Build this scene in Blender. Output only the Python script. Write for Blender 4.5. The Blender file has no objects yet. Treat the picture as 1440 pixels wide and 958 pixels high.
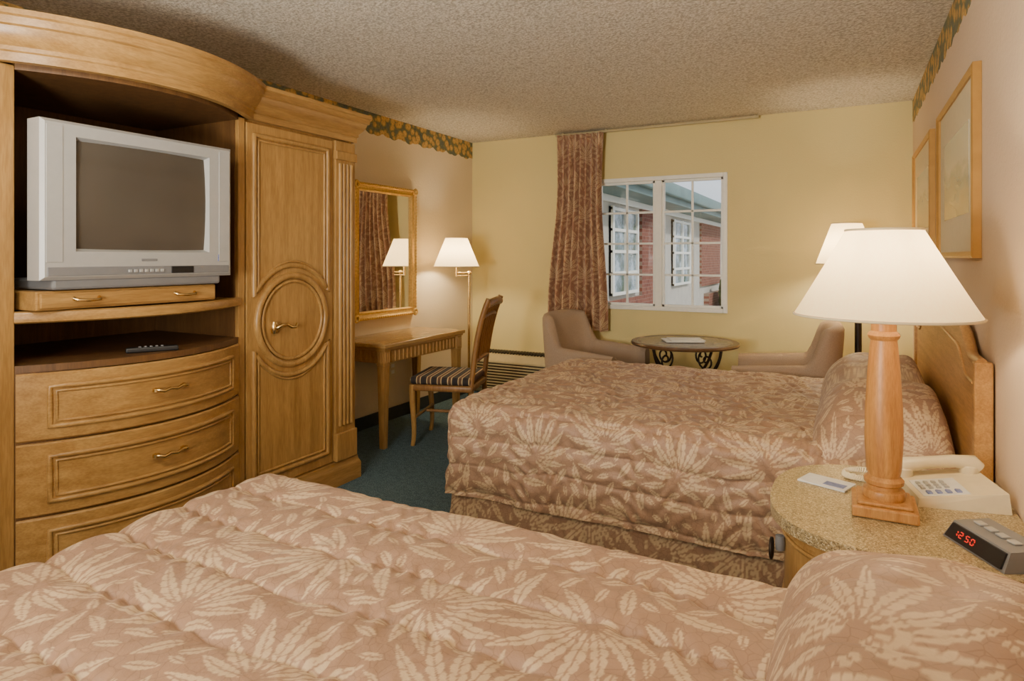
import bpy, bmesh, math, random
import numpy as np
from mathutils import Vector, Matrix
random.seed(4)
S=bpy.context.scene
H=1.32; XL=-3.28; XR=0.41; YF=5.4; YN=-2.6; ZC=2.44

# ---------------------------------------------------------------- materials
M={}
def lin(c):
    return tuple(((v/255)/12.92 if v/255<=0.04045 else ((v/255+0.055)/1.055)**2.4) for v in c)+(1,)
def newmat(name):
    m=bpy.data.materials.new(name); m.use_nodes=True
    nt=m.node_tree; b=nt.nodes['Principled BSDF']; return m,nt,b
def N(nt,t,**k):
    n=nt.nodes.new(t)
    for a,v in k.items(): setattr(n,a,v)
    return n
def coords(nt,scale=(1,1,1)):
    tc=N(nt,'ShaderNodeTexCoord'); mp=N(nt,'ShaderNodeMapping'); mp.inputs['Scale'].default_value=scale
    nt.links.new(tc.outputs['Object'],mp.inputs['Vector']); return mp.outputs['Vector']
def ramp(nt,fac,stops):
    r=N(nt,'ShaderNodeValToRGB'); e=r.color_ramp.elements
    e[0].position,e[0].color=stops[0]; e[1].position,e[1].color=stops[-1]
    for p,c in stops[1:-1]:
        x=e.new(p); x.color=c
    nt.links.new(fac,r.inputs['Fac']); return r.outputs['Color']
def mixc(nt,fac,a,b,mode='MIX'):
    m=N(nt,'ShaderNodeMix',data_type='RGBA',blend_type=mode)
    for i,v in ((0,fac),(6,a),(7,b)):
        if hasattr(v,'is_linked'): nt.links.new(v,m.inputs[i])
        else: m.inputs[i].default_value=v
    return m.outputs[2]
def bump(nt,b,h,strength=.3,dist=.01):
    n=N(nt,'ShaderNodeBump'); n.inputs['Strength'].default_value=strength; n.inputs['Distance'].default_value=dist
    nt.links.new(h,n.inputs['Height']); nt.links.new(n.outputs['Normal'],b.inputs['Normal'])
def noise(nt,vec,scale,detail=3,rough=.5):
    n=N(nt,'ShaderNodeTexNoise'); n.inputs['Scale'].default_value=scale; n.inputs['Detail'].default_value=detail; n.inputs['Roughness'].default_value=rough
    nt.links.new(vec,n.inputs['Vector']); return n.outputs['Fac']
def plain(name,c,rough=.5,metal=0,var=.08,scale=30,bmp=0,emit=0):
    m,nt,b=newmat(name); v=coords(nt); f=noise(nt,v,scale)
    c=lin(c); d=tuple(x*(1-var) for x in c[:3])+(1,); e=tuple(min(1,x*(1+var)) for x in c[:3])+(1,)
    nt.links.new(ramp(nt,f,[(.35,d),(.65,e)]),b.inputs['Base Color'])
    b.inputs['Roughness'].default_value=rough; b.inputs['Metallic'].default_value=metal
    if bmp: bump(nt,b,f,bmp,.005)
    if emit: b.inputs['Emission Color'].default_value=c; b.inputs['Emission Strength'].default_value=emit
    return m
def wood(name,c1,c2,axis='z',rough=.33,sc=1):
    m,nt,b=newmat(name); s={'z':(14,14,1.2),'y':(14,1.2,14),'x':(1.2,14,14)}[axis]
    v=coords(nt,tuple(q*sc for q in s)); f=noise(nt,v,2.2,6,.62)
    v2=coords(nt,tuple(q*3*sc for q in s)); f2=noise(nt,v2,5,2,.5)
    base=ramp(nt,f,[(.3,lin(c2)),(.5,lin(tuple((a+d)/2 for a,d in zip(c1,c2)))),(.7,lin(c1))])
    col=mixc(nt,.32,base,ramp(nt,f2,[(.4,(.5,.44,.38,1)),(.6,(1,1,1,1))]),'MULTIPLY')
    nt.links.new(col,b.inputs['Base Color']); b.inputs['Roughness'].default_value=rough
    bump(nt,b,f2,.08,.002); return m
W1,W2=(188,148,88),(156,116,62)
M['wood']=wood('wood_oak',W1,W2)
M['woody']=wood('wood_oak_horizontal',W1,W2,'y')
M['wood_in_shaded']=wood('wood_interior_shaded',(116,82,44),(92,62,32),'z',.5)  # oak darkened so the armoire's inner shade is in the colour
M['woodlamp']=wood('wood_lamp',(202,150,86),(170,116,60),'z',.4,2)
M['woodhb']=wood('wood_headboard',(202,156,96),(170,124,70),'y',.4)
M['desktop']=wood('wood_desk_top',(204,168,108),(176,138,82),'y',.12)
M['chairwood']=wood('wood_chair',(164,120,68),(130,92,50),'z',.4)
M['tablewood']=wood('wood_table_rim',(112,82,54),(86,60,38),'z',.3)
M['brass']=plain('brass',(220,188,128),.25,1,.05)
M['gold']=plain('gold_frame',(214,176,100),.34,.55,.14,60,.2)
M['goldthin']=plain('gold_picture_frame',(186,142,76),.35,.4,.06,20)
M['iron']=plain('wrought_iron',(52,42,34),.5,.6)
M['dark']=plain('dark_plastic',(28,28,30),.4)
M['silver']=plain('silver_plastic',(172,172,170),.36,.15,.02)
M['silver2']=plain('grey_plastic',(128,129,132),.4,.2,.02)
M['creamp']=plain('cream_plastic',(220,206,172),.4,0,.03)
M['white']=plain('white_vinyl',(238,238,230),.4,0,.02)
M['paper']=plain('paper',(220,220,216),.7,0,.04)
M['bluepaper']=plain('print_blue',(120,130,175),.6,0,.2,80)
M['led']=plain('red_led',(225,40,28),.4,0,0,1,0,.9)
M['uph']=plain('upholstery_taupe',(166,144,122),.9,0,.12,220,.25)
M['ac']=plain('ac_beige',(182,168,128),.5,0,.03)
M['acd']=plain('ac_dark',(60,52,40),.6,0,.1)
M['base']=plain('baseboard_dark',(48,56,56),.6)
M['matb']=plain('mat_board',(212,197,162),.7,0,.02)
M['mullion']=plain('teal_fascia',(108,134,134),.6,0,.08,4)
M['stucco']=plain('stucco_cream',(190,186,176),.9,0,.06,6,.3)
M['concrete']=plain('concrete',(170,165,155),.9,0,.1,4,.3)
M['roof']=plain('roof_shingle',(112,122,122),.9,0,.2,8,.3)
M['leafg']=plain('foliage',(74,100,56),.8,0,.4,9,.4)
def mk_wall(name,c,sc=90,st=.25):
    m,nt,b=newmat(name); v=coords(nt); f=noise(nt,v,sc,3,.6); g=noise(nt,v,1.3,2)
    c=lin(c); a=tuple(x*.94 for x in c[:3])+(1,)
    nt.links.new(ramp(nt,g,[(.3,a),(.7,c)]),b.inputs['Base Color']); b.inputs['Roughness'].default_value=.75
    bump(nt,b,f,st,.006); return m
M['wl']=mk_wall('wallpaper_cream',(224,207,176),60,.3)
M['wf']=mk_wall('paint_yellow',(223,207,146))
M['wr']=mk_wall('wallpaper_rose',(216,192,164),60,.4)
# ceiling popcorn
m,nt,b=newmat('popcorn_ceiling'); v=coords(nt)
vo=N(nt,'ShaderNodeTexVoronoi'); vo.inputs['Scale'].default_value=75; nt.links.new(v,vo.inputs['Vector'])
f=noise(nt,v,55,5,.75)
mt=N(nt,'ShaderNodeMath',operation='SUBTRACT'); nt.links.new(f,mt.inputs[0])
mu=N(nt,'ShaderNodeMath',operation='MULTIPLY'); mu.inputs[1].default_value=.45; nt.links.new(vo.outputs['Distance'],mu.inputs[0]); nt.links.new(mu.outputs[0],mt.inputs[1])
nt.links.new(ramp(nt,mt.outputs[0],[(.1,lin((190,181,164))),(.45,lin((240,233,218)))]),b.inputs['Base Color'])
b.inputs['Roughness'].default_value=.95; bump(nt,b,mt.outputs[0],1,.014); M['ceil']=m
# carpet
m,nt,b=newmat('carpet_teal'); v=coords(nt); f=noise(nt,v,150,3,.8); g=noise(nt,v,30,3,.7)
c1=ramp(nt,f,[(.38,lin((38,60,74))),(.5,lin((70,100,114))),(.64,lin((136,162,168)))])
nt.links.new(mixc(nt,.3,c1,ramp(nt,g,[(.4,lin((48,74,88))),(.6,lin((100,128,138)))])),b.inputs['Base Color'])
b.inputs['Roughness'].default_value=1; bump(nt,b,f,.8,.01); M['carpet']=m
# border wallpaper
m,nt,b=newmat('wallpaper_border_floral'); v=coords(nt,(1,1,1))
vo=N(nt,'ShaderNodeTexVoronoi'); vo.inputs['Scale'].default_value=17; nt.links.new(v,vo.inputs['Vector'])
fl=ramp(nt,vo.outputs['Distance'],[(.0,lin((160,104,52))),(.2,lin((222,184,112))),(.46,lin((206,166,98))),(.56,lin((132,128,86))),(.8,lin((104,114,104)))])
f=noise(nt,v,60,4,.7)
nt.links.new(mixc(nt,.45,fl,ramp(nt,f,[(.4,lin((120,104,70))),(.6,lin((250,240,205)))]),'MULTIPLY'),b.inputs['Base Color'])
b.inputs['Roughness'].default_value=.7; M['border']=m
# granite
m,nt,b=newmat('granite_speckled'); v=coords(nt)
vo=N(nt,'ShaderNodeTexVoronoi'); vo.inputs['Scale'].default_value=300; nt.links.new(v,vo.inputs['Vector'])
sep=N(nt,'ShaderNodeSeparateColor'); nt.links.new(vo.outputs['Color'],sep.inputs[0])
nt.links.new(ramp(nt,sep.outputs[0],[(0,lin((92,76,52))),(.25,lin((142,124,88))),(.7,lin((170,150,110))),(1,lin((208,194,158)))]),b.inputs['Base Color'])
b.inputs['Roughness'].default_value=.28; M['granite']=m
# leaf fabric
def leafmat(name,bg,bg2,fg,fg2):
    m,nt,b=newmat(name); at=N(nt,'ShaderNodeAttribute',attribute_name='leaf'); v=coords(nt)
    f=noise(nt,v,14,3,.6)
    vo=N(nt,'ShaderNodeTexVoronoi',feature='DISTANCE_TO_EDGE'); vo.inputs['Scale'].default_value=38; nt.links.new(v,vo.inputs['Vector'])
    A=ramp(nt,f,[(.35,lin(bg)),(.65,lin(bg2))]); A=mixc(nt,.5,A,ramp(nt,vo.outputs['Distance'],[(.0,lin(tuple(x*.85 for x in bg))),(.06,lin(bg2))]))
    B=ramp(nt,f,[(.35,lin(fg)),(.65,lin(fg2))])
    fac=ramp(nt,at.outputs['Fac'],[(.2,(0,0,0,1)),(.75,(1,1,1,1))])
    nt.links.new(mixc(nt,fac,A,B),b.inputs['Base Color']); b.inputs['Roughness'].default_value=.55
    b.inputs['Sheen Weight'].default_value=.1
    bump(nt,b,noise(nt,v,60,3,.6),.3,.007); return m
M['quilt']=leafmat('comforter_leaf_fabric',(150,117,92),(165,130,104),(194,166,130),(207,180,143))
M['curt']=leafmat('curtain_leaf_fabric',(152,114,90),(168,128,102),(196,168,132),(208,180,144))
# brick
m,nt,b=newmat('brick_red'); tc=N(nt,'ShaderNodeTexCoord'); sx=N(nt,'ShaderNodeSeparateXYZ'); cx=N(nt,'ShaderNodeCombineXYZ')
nt.links.new(tc.outputs['Object'],sx.inputs[0]); nt.links.new(sx.outputs['Y'],cx.inputs['X']); nt.links.new(sx.outputs['Z'],cx.inputs['Y'])
br=N(nt,'ShaderNodeTexBrick'); br.inputs['Scale'].default_value=5; br.inputs['Color1'].default_value=lin((140,86,70)); br.inputs['Color2'].default_value=lin((118,68,56)); br.inputs['Mortar'].default_value=lin((150,130,116)); br.inputs['Mortar Size'].default_value=.012
nt.links.new(cx.outputs[0],br.inputs['Vector']); nt.links.new(br.outputs['Color'],b.inputs['Base Color']); b.inputs['Roughness'].default_value=.9; M['brick']=m
# stripes seat
m,nt,b=newmat('striped_fabric'); tc=N(nt,'ShaderNodeTexCoord'); w=N(nt,'ShaderNodeTexWave',bands_direction='X'); w.inputs['Scale'].default_value=4.2; nt.links.new(tc.outputs['Object'],w.inputs['Vector'])
nt.links.new(ramp(nt,w.outputs['Fac'],[(.0,lin((46,40,40))),(.55,lin((52,46,44))),(.62,lin((195,170,124))),(.8,lin((195,170,124))),(.86,lin((96,70,52)))]),b.inputs['Base Color']); b.inputs['Roughness'].default_value=.85; M['stripe']=m
# tile top
m,nt,b=newmat('table_tile'); v=coords(nt); br=N(nt,'ShaderNodeTexBrick'); br.offset=0; br.inputs['Scale'].default_value=4; br.inputs['Row Height'].default_value=.5;br.inputs['Brick Width'].default_value=.5
br.inputs['Color1'].default_value=lin((142,128,112)); br.inputs['Color2'].default_value=lin((118,104,90)); br.inputs['Mortar'].default_value=lin((80,65,52)); br.inputs['Mortar Size'].default_value=.02
nt.links.new(v,br.inputs['Vector']); nt.links.new(br.outputs['Color'],b.inputs['Base Color']); b.inputs['Roughness'].default_value=.25; M['tile']=m
# mirror, glass, screen
m,nt,b=newmat('mirror_glass'); b.inputs['Base Color'].default_value=(.86,.86,.84,1); b.inputs['Metallic'].default_value=1; b.inputs['Roughness'].default_value=.02; M['mirror']=m
m,nt,b=newmat('tv_screen_glass'); v=coords(nt); f=noise(nt,v,3,1); nt.links.new(ramp(nt,f,[(.3,lin((76,70,62))),(.7,lin((86,79,70)))]),b.inputs['Base Color']); b.inputs['Roughness'].default_value=.05; M['screen']=m
m,nt,b=newmat('window_glass'); nt.nodes.remove(b); o=nt.nodes['Material Output']
tr=N(nt,'ShaderNodeBsdfTransparent'); gl=N(nt,'ShaderNodeBsdfGlossy'); gl.inputs['Roughness'].default_value=.02; mx=N(nt,'ShaderNodeMixShader'); mx.inputs[0].default_value=.04
nt.links.new(tr.outputs[0],mx.inputs[1]); nt.links.new(gl.outputs[0],mx.inputs[2]); nt.links.new(mx.outputs[0],o.inputs[0]); M['glass']=m
m,nt,b=newmat('pane_painted_reflection'); v=coords(nt); f=noise(nt,v,4,4,.7); nt.links.new(ramp(nt,f,[(.38,lin((72,96,80))),(.5,lin((110,130,138))),(.62,lin((176,192,204)))]),b.inputs['Base Color']); b.inputs['Roughness'].default_value=.08; M['pane']=m  # greenery and sky reflections painted into the pane colour
def shade(name,em):
    m,nt,b=newmat(name); o=nt.nodes['Material Output']
    v=coords(nt,(1,1,.2)); f=noise(nt,v,120,2)
    nt.links.new(ramp(nt,f,[(.3,lin((236,220,180))),(.7,lin((244,230,194)))]),b.inputs['Base Color']); b.inputs['Roughness'].default_value=.8
    b.inputs['Emission Color'].default_value=lin((255,222,152)); b.inputs['Emission Strength'].default_value=em
    t=N(nt,'ShaderNodeBsdfTranslucent'); t.inputs[0].default_value=lin((255,234,188)); mx=N(nt,'ShaderNodeMixShader'); mx.inputs[0].default_value=.4
    nt.links.new(b.outputs[0],mx.inputs[1]); nt.links.new(t.outputs[0],mx.inputs[2]); nt.links.new(mx.outputs[0],o.inputs[0]); return m
M['shade']=shade('lampshade_fabric',.42)
# artwork
m,nt,b=newmat('artwork_landscape'); tc=N(nt,'ShaderNodeTexCoord'); sx=N(nt,'ShaderNodeSeparateXYZ'); nt.links.new(tc.outputs['Object'],sx.inputs[0])
f=noise(nt,coords(nt,(1,2,5)),2,4); ad=N(nt,'ShaderNodeMath',operation='MULTIPLY_ADD'); ad.inputs[1].default_value=.3; nt.links.new(f,ad.inputs[0]); nt.links.new(sx.outputs['Z'],ad.inputs[2])
mr=N(nt,'ShaderNodeMapRange'); mr.inputs['From Min'].default_value=1.5; mr.inputs['From Max'].default_value=2.1; nt.links.new(ad.outputs[0],mr.inputs[0])
nt.links.new(ramp(nt,mr.outputs[0],[(0,lin((160,140,100))),(.35,lin((172,158,124))),(.45,lin((150,150,134))),(.6,lin((196,190,172))),(1,lin((188,190,182)))]),b.inputs['Base Color']); b.inputs['Roughness'].default_value=.15; M['art']=m

# ---------------------------------------------------------------- geometry helpers
def G(name,loc=(0,0,0),rot=0,local=False):
    e=bpy.data.objects.new(name,None); S.collection.objects.link(e); e.location=loc; e.rotation_euler=(0,0,rot); e['local']=1 if local else 0
    e.empty_display_size=.1; return e
def add(name,me,mat,parent=None,smooth=False):
    o=bpy.data.objects.new(name,me); S.collection.objects.link(o)
    if mat is not None: me.materials.append(mat)
    if smooth: me.polygons.foreach_set('use_smooth',[True]*len(me.polygons))
    if parent is not None:
        o.parent=parent
        if not parent['local']: o.matrix_parent_inverse=Matrix.Translation(-Vector(parent.location))
    return o
def mesh(name,v,f,mat,parent=None,smooth=False):
    me=bpy.data.meshes.new(name); me.from_pydata([tuple(p) for p in v],[],f); me.update()
    bm=bmesh.new(); bm.from_mesh(me); bmesh.ops.recalc_face_normals(bm,faces=bm.faces); bm.to_mesh(me); bm.free()
    return add(name,me,mat,parent,smooth)
def autosm(o,ang=35):
    me=o.data; me.polygons.foreach_set('use_smooth',[True]*len(me.polygons))
    bm=bmesh.new(); bm.from_mesh(me)
    for e in bm.edges:
        if len(e.link_faces)==2 and e.calc_face_angle(0)>math.radians(ang): e.smooth=False
    bm.to_mesh(me); bm.free(); return o
def box(name,x0,x1,y0,y1,z0,z1,mat,parent=None,bev=.004,seg=2):
    bm=bmesh.new(); bmesh.ops.create_cube(bm,size=1)
    for v in bm.verts: v.co=Vector(((x0+x1)/2+v.co.x*(x1-x0),(y0+y1)/2+v.co.y*(y1-y0),(z0+z1)/2+v.co.z*(z1-z0)))
    if bev:
        bev=min(bev,.45*min(x1-x0,y1-y0,z1-z0)); bmesh.ops.bevel(bm,geom=bm.edges[:],offset=bev,segments=seg,affect='EDGES',profile=.5)
    me=bpy.data.meshes.new(name); bm.to_mesh(me); bm.free()
    o=add(name,me,mat,parent)
    return autosm(o,50) if bev>.01 else o
def lathe(name,prof,c,mat,parent=None,segs=40,caps=True,ang=40):
    v=[];f=[];n=len(prof)
    for i in range(segs):
        a=2*math.pi*i/segs
        for r,z in prof: v.append((c[0]+r*math.cos(a),c[1]+r*math.sin(a),c[2]+z))
    for i in range(segs):
        j=(i+1)%segs
        for k in range(n-1): f.append((i*n+k,j*n+k,j*n+k+1,i*n+k+1))
    if caps:
        f.append([i*n for i in range(segs)]); f.append([i*n+n-1 for i in range(segs)])
    return autosm(mesh(name,v,f,mat,parent),ang)
def tube(name,pts,r,mat,parent=None,closed=False,segs=8):
    P=[Vector(p) for p in pts]; n=len(P); v=[];f=[]; R=r if isinstance(r,(list,tuple)) else [r]*n
    up=None
    for i in range(n):
        if closed: t=(P[(i+1)%n]-P[i-1])
        else: t=P[min(i+1,n-1)]-P[max(i-1,0)]
        t.normalize()
        if up is None:
            a=Vector((0,0,1)) if abs(t.z)<.9 else Vector((1,0,0)); up=(a-t*a.dot(t)).normalized()
        else: up=(up-t*up.dot(t)).normalized()
        s=t.cross(up)
        for k in range(segs):
            a=2*math.pi*k/segs; v.append(P[i]+(up*math.cos(a)+s*math.sin(a))*R[i])
    m_=n if closed else n-1
    for i in range(m_):
        j=(i+1)%n
        for k in range(segs):
            l=(k+1)%segs; f.append((i*segs+k,i*segs+l,j*segs+l,j*segs+k))
    if not closed: f.append(list(range(segs))); f.append([(n-1)*segs+k for k in range(segs)])
    return autosm(mesh(name,v,f,mat,parent),60)
def sweep(name,pts,prof,mat,parent=None,closed=False,ang=35):
    n=len(pts); m_=len(prof); v=[];f=[]
    P=[Vector((p[0],p[1])) for p in pts]
    def nrm(a,b): d=(b-a).normalized(); return Vector((d.y,-d.x))
    for i in range(n):
        if closed or 0<i<n-1:
            n1=nrm(P[i-1],P[i]); n2=nrm(P[i],P[(i+1)%n]); nn=(n1+n2).normalized(); sc=1/max(.3,nn.dot(n2)); nn=nn*sc
        elif i==0: nn=nrm(P[0],P[1])
        else: nn=nrm(P[-2],P[-1])
        for o,z in prof: v.append((P[i].x+nn.x*o,P[i].y+nn.y*o,z))
    for i in range(n if closed else n-1):
        j=(i+1)%n
        for k in range(m_):
            l=(k+1)%m_; f.append((i*m_+k,j*m_+k,j*m_+l,i*m_+l))
    if not closed: f.append(list(range(m_))); f.append([(n-1)*m_+k for k in range(m_)])
    return autosm(mesh(name,v,f,mat,parent),ang)
def prism(name,poly,z0,z1,mat,parent=None,ang=35):
    n=len(poly); v=[(x,y,z0) for x,y in poly]+[(x,y,z1) for x,y in poly]
    f=[(i,(i+1)%n,n+(i+1)%n,n+i) for i in range(n)]+[list(range(n)),list(range(n,2*n))]
    return autosm(mesh(name,v,f,mat,parent),ang)
def hexa(name,b,t,mat,parent=None):
    return mesh(name,list(b)+list(t),[(0,1,2,3),(4,5,6,7),(0,1,5,4),(1,2,6,5),(2,3,7,6),(3,0,4,7)],mat,parent)
def torus(name,c,R,r,mat,parent,axis='x',n=40):
    pts=[]
    for i in range(n):
        a=2*math.pi*i/n
        if axis=='x': pts.append((c[0],c[1]+R*math.cos(a),c[2]+R*math.sin(a)))
        elif axis=='z': pts.append((c[0]+R*math.cos(a),c[1]+R*math.sin(a),c[2]))
        else: pts.append((c[0]+R*math.cos(a),c[1],c[2]+R*math.sin(a)))
    return tube(name,pts,r,mat,parent,True,10)
def bez(p0,p1,p2,p3,n=16):
    p0,p1,p2,p3=map(Vector,(p0,p1,p2,p3)); o=[]
    for i in range(n+1):
        t=i/n; o.append(p0*(1-t)**3+p1*3*t*(1-t)**2+p2*3*t*t*(1-t)+p3*t**3)
    return o
def sstep(q): q=max(0,min(1,q)); return q*q*(3-2*q)

# ---------------------------------------------------------------- leaf pattern tile
TS=.66; TN=700
tile=np.zeros((TN,TN),np.float32); occ=np.zeros((TN,TN),np.float32)
def leaf(bx,by,ang,L,W,k,maxov=None,lob=.2,nl=7.5):
    px=TS/TN; R=int(L*1.3/px)
    cx,cy=int(bx/px),int(by/px)
    ii=np.arange(cx-R,cx+R+1); jj=np.arange(cy-R,cy+R+1)
    X,Y=np.meshgrid(ii*px-bx,jj*px-by)
    u=X*math.cos(ang)+Y*math.sin(ang); v=-X*math.sin(ang)+Y*math.cos(ang)
    v=v-k*u*u
    un=np.clip(u/L,0,1)
    w=W*np.sin(np.pi*un**.9)**.8
    sl=np.abs(v)/W*.6
    tri=np.abs(((un*nl-sl)%1)-.5)*2
    w=w*(1-lob+lob*tri)
    inside=(u>0)*(u<L)
    cov=np.clip((w-np.abs(v))/.0025,0,1)*inside
    rib=np.clip((np.abs(v)-.0016)/.0014,0,1); rib=np.where(un>.88,1,rib)
    cov=cov*(.1+.9*rib)
    tv=((un*nl-sl+.5)%1); vein=np.where((tv<.15)&(np.abs(v)>.12*w)&(np.abs(v)<.9*w),.3,1.)
    cov=cov*vein
    halo=np.clip((w+.006-np.abs(v))/.003,0,1)*inside
    a,b_=np.meshgrid(ii%TN,jj%TN)
    if maxov is not None:
        s=halo.sum()
        if s<1 or (occ[b_,a]*halo).sum()/s>maxov: return False
    cur=tile[b_,a]; tile[b_,a]=np.maximum(cur*(1-halo),cov); occ[b_,a]=np.maximum(occ[b_,a],halo)
    return True
for (cx,cy,ph,hand) in ((.12,.10,1.1,1),(.47,.20,2.3,-1),(.26,.44,.2,1),(.58,.53,-2.0,-1)):
    for da in (-120,-92,-64,-38,-13,13,38,64,92,120):
        aa=ph+math.radians(da); L=.215-.0007*abs(da)+random.uniform(-.012,.012)
        leaf(cx+.012*math.cos(aa),cy+.012*math.sin(aa),aa,L,.0195,hand*1.0-2.4*da/120)
for i in range(2500):
    L=random.uniform(.05,.14); leaf(random.uniform(0,TS),random.uniform(0,TS),random.uniform(0,6.28),L,.006+.12*L,random.uniform(-4,4),.07)
def sample(u,v):
    a=(u/TS*TN)%TN; b_=(v/TS*TN)%TN
    i=np.floor(a).astype(int)%TN; j=np.floor(b_).astype(int)%TN; fa=a-np.floor(a); fb=b_-np.floor(b_)
    i2=(i+1)%TN; j2=(j+1)%TN
    return (tile[j,i]*(1-fa)*(1-fb)+tile[j,i2]*fa*(1-fb)+tile[j2,i]*(1-fa)*fb+tile[j2,i2]*fa*fb)
def gridmesh(name,grids,mat,parent,attr):
    V=[];F=[];A=[];off=0
    for P,a in zip(grids,attr):
        n,m_=P.shape[:2]; V.append(P.reshape(-1,3)); A.append(a.reshape(-1))
        idx=np.arange(n*m_).reshape(n,m_)+off
        F.append(np.stack([idx[:-1,:-1],idx[1:,:-1],idx[1:,1:],idx[:-1,1:]],-1).reshape(-1,4)); off+=n*m_
    V=np.concatenate(V);A=np.concatenate(A);F=np.concatenate(F)
    key=np.round(V,5); _,first,inv=np.unique(key,axis=0,return_index=True,return_inverse=True); inv=inv.reshape(-1)
    V=V[first];A=A[first];F=inv[F]
    ok=(F[:,0]!=F[:,1])&(F[:,1]!=F[:,2])&(F[:,2]!=F[:,3])&(F[:,3]!=F[:,0])&(F[:,0]!=F[:,2])&(F[:,1]!=F[:,3]); F=F[ok]
    me=bpy.data.meshes.new(name); me.vertices.add(len(V)); me.vertices.foreach_set('co',V.astype(np.float32).ravel())
    me.loops.add(len(F)*4); me.loops.foreach_set('vertex_index',F.astype(np.int32).ravel())
    me.polygons.add(len(F)); me.polygons.foreach_set('loop_start',np.arange(0,len(F)*4,4,dtype=np.int32))
    me.update(calc_edges=True); me.validate()
    at=me.attributes.new('leaf','FLOAT','POINT')
    if len(me.vertices)==len(A): at.data.foreach_set('value',A.astype(np.float32))
    return add(name,me,mat,parent,True)
def comforter(name,x0,x1,y0,y1,z0,z1,R,st,parent,mat,ou=0,ov=0,sp=.2,amp=.016,seed=0,crumple=.0035):
    xs=np.linspace(x0,x1,int((x1-x0)/st)); ys=np.linspace(y0,y1,int((y1-y0)/st)); zs=np.linspace(z0,z1,int((z1-z0)/st))
    r2=np.random.default_rng(seed); gr=[];at=[]
    W=[(r2.uniform(-1,1),r2.uniform(4,11),r2.uniform(0,6),r2.uniform(0,6)) for _ in range(8)]
    def fin(X,Y,Z):
        u=X-np.where(X<=x0+1e-6,(z1-Z),0); v=Y+np.where(Y>=y1-1e-6,(z1-Z),0)-np.where(Y<=y0+1e-6,(z1-Z),0)
        P=np.stack([X,Y,Z],-1)
        C=np.stack([np.clip(X,x0+R,x1-R),np.clip(Y,y0+R,y1-R),np.minimum(Z,z1-R)],-1)
        D=P-C; Ln=np.linalg.norm(D,axis=-1,keepdims=True); Nn=D/np.maximum(Ln,1e-9)
        P=C+Nn*R
        wob=.012*np.sin(u*5+1.3*seed)+.006*np.sin(u*13+v*3)
        q=np.abs(np.sin(np.pi*(v-y1+wob)/sp))
        h=amp*(q**.3)
        pk=np.exp(-(q/.5)**2)
        h+=.005*pk*np.sin(u*70+6*np.sin(u*9+v*7))
        w=np.zeros_like(u)
        for a,b_,c,d in W: w+=a*np.sin(b_*u+c+2*np.sin(v*3+d))*np.sin(b_*.8*v+d)
        h+=.0025*w
        h+=crumple*np.sin(v*55+5*np.sin(u*11+v*4)+3*np.sin(u*23))*np.sin(u*17+4*np.sin(v*9))
        drop=np.clip((z1-Z)/.5,0,1)
        h+=drop*(.014*np.sin(u*9+np.sin(u*4))*(np.abs(Nn[...,1])>.5)+.014*np.sin(v*9)*(np.abs(Nn[...,0])>.5))
        P=P+Nn*h[...,None]
        gr.append(P); at.append(sample(u+ou,v+ov))
    X,Y=np.meshgrid(xs,ys,indexing='ij'); fin(X,Y,np.full_like(X,z1))
    for yy in (y0,y1):
        X,Z=np.meshgrid(xs,zs,indexing='ij'); fin(X,np.full_like(X,yy),Z)
    Y,Z=np.meshgrid(ys,zs,indexing='ij'); fin(np.full_like(Y,x0),Y,Z)
    return gridmesh(name,gr,mat,parent,at)
def pillow(name,x0,x1,y0,y1,z0,z1,Ht,st,parent,mat,ou=0,ov=0):
    n=int((x1-x0)/st*1.6); m_=int((y1-y0)/st*1.15)
    a=np.linspace(-np.pi/2,np.pi/2,n); b_=np.linspace(-np.pi/2,np.pi/2,m_)
    A,B=np.meshgrid(a,b_,indexing='ij')
    sg=lambda t,e: np.sign(t)*np.abs(t)**e
    xc,hx=(x0+x1)/2,(x1-x0)/2; yc,hy=(y0+y1)/2,(y1-y0)/2
    u=sg(np.sin(A),.72); v=sg(np.sin(B),.45)
    pu=np.where(u<0,np.abs(u)**2.8,np.abs(u)**9)
    prof=np.clip(1-pu,0,1)**.5*np.clip(1-np.abs(v)**9,0,1)**.5
    X=xc+hx*u; Y=yc+hy*v
    top=(z1-z0)+Ht*(.88+.12*np.cos(v*np.pi*2+np.pi))*(1+.03*np.sin(9*Y+4*X))
    Z=z0+top*prof
    q=np.abs(np.sin(np.pi*(Y-y1)/.19)); Z+=(.012*(q**.35)-.012)*prof
    Z+=.006*np.sin(X*26+3*np.sin(Y*7))*prof
    P=np.stack([X,Y,Z],-1)
    L=np.sin(A)*hx*1.25+xc
    return gridmesh(name,[P],mat,parent,[sample(L+ou,Y+(z1-Z)*np.sign(v)*(np.abs(v)>.93)+ov)])

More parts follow.
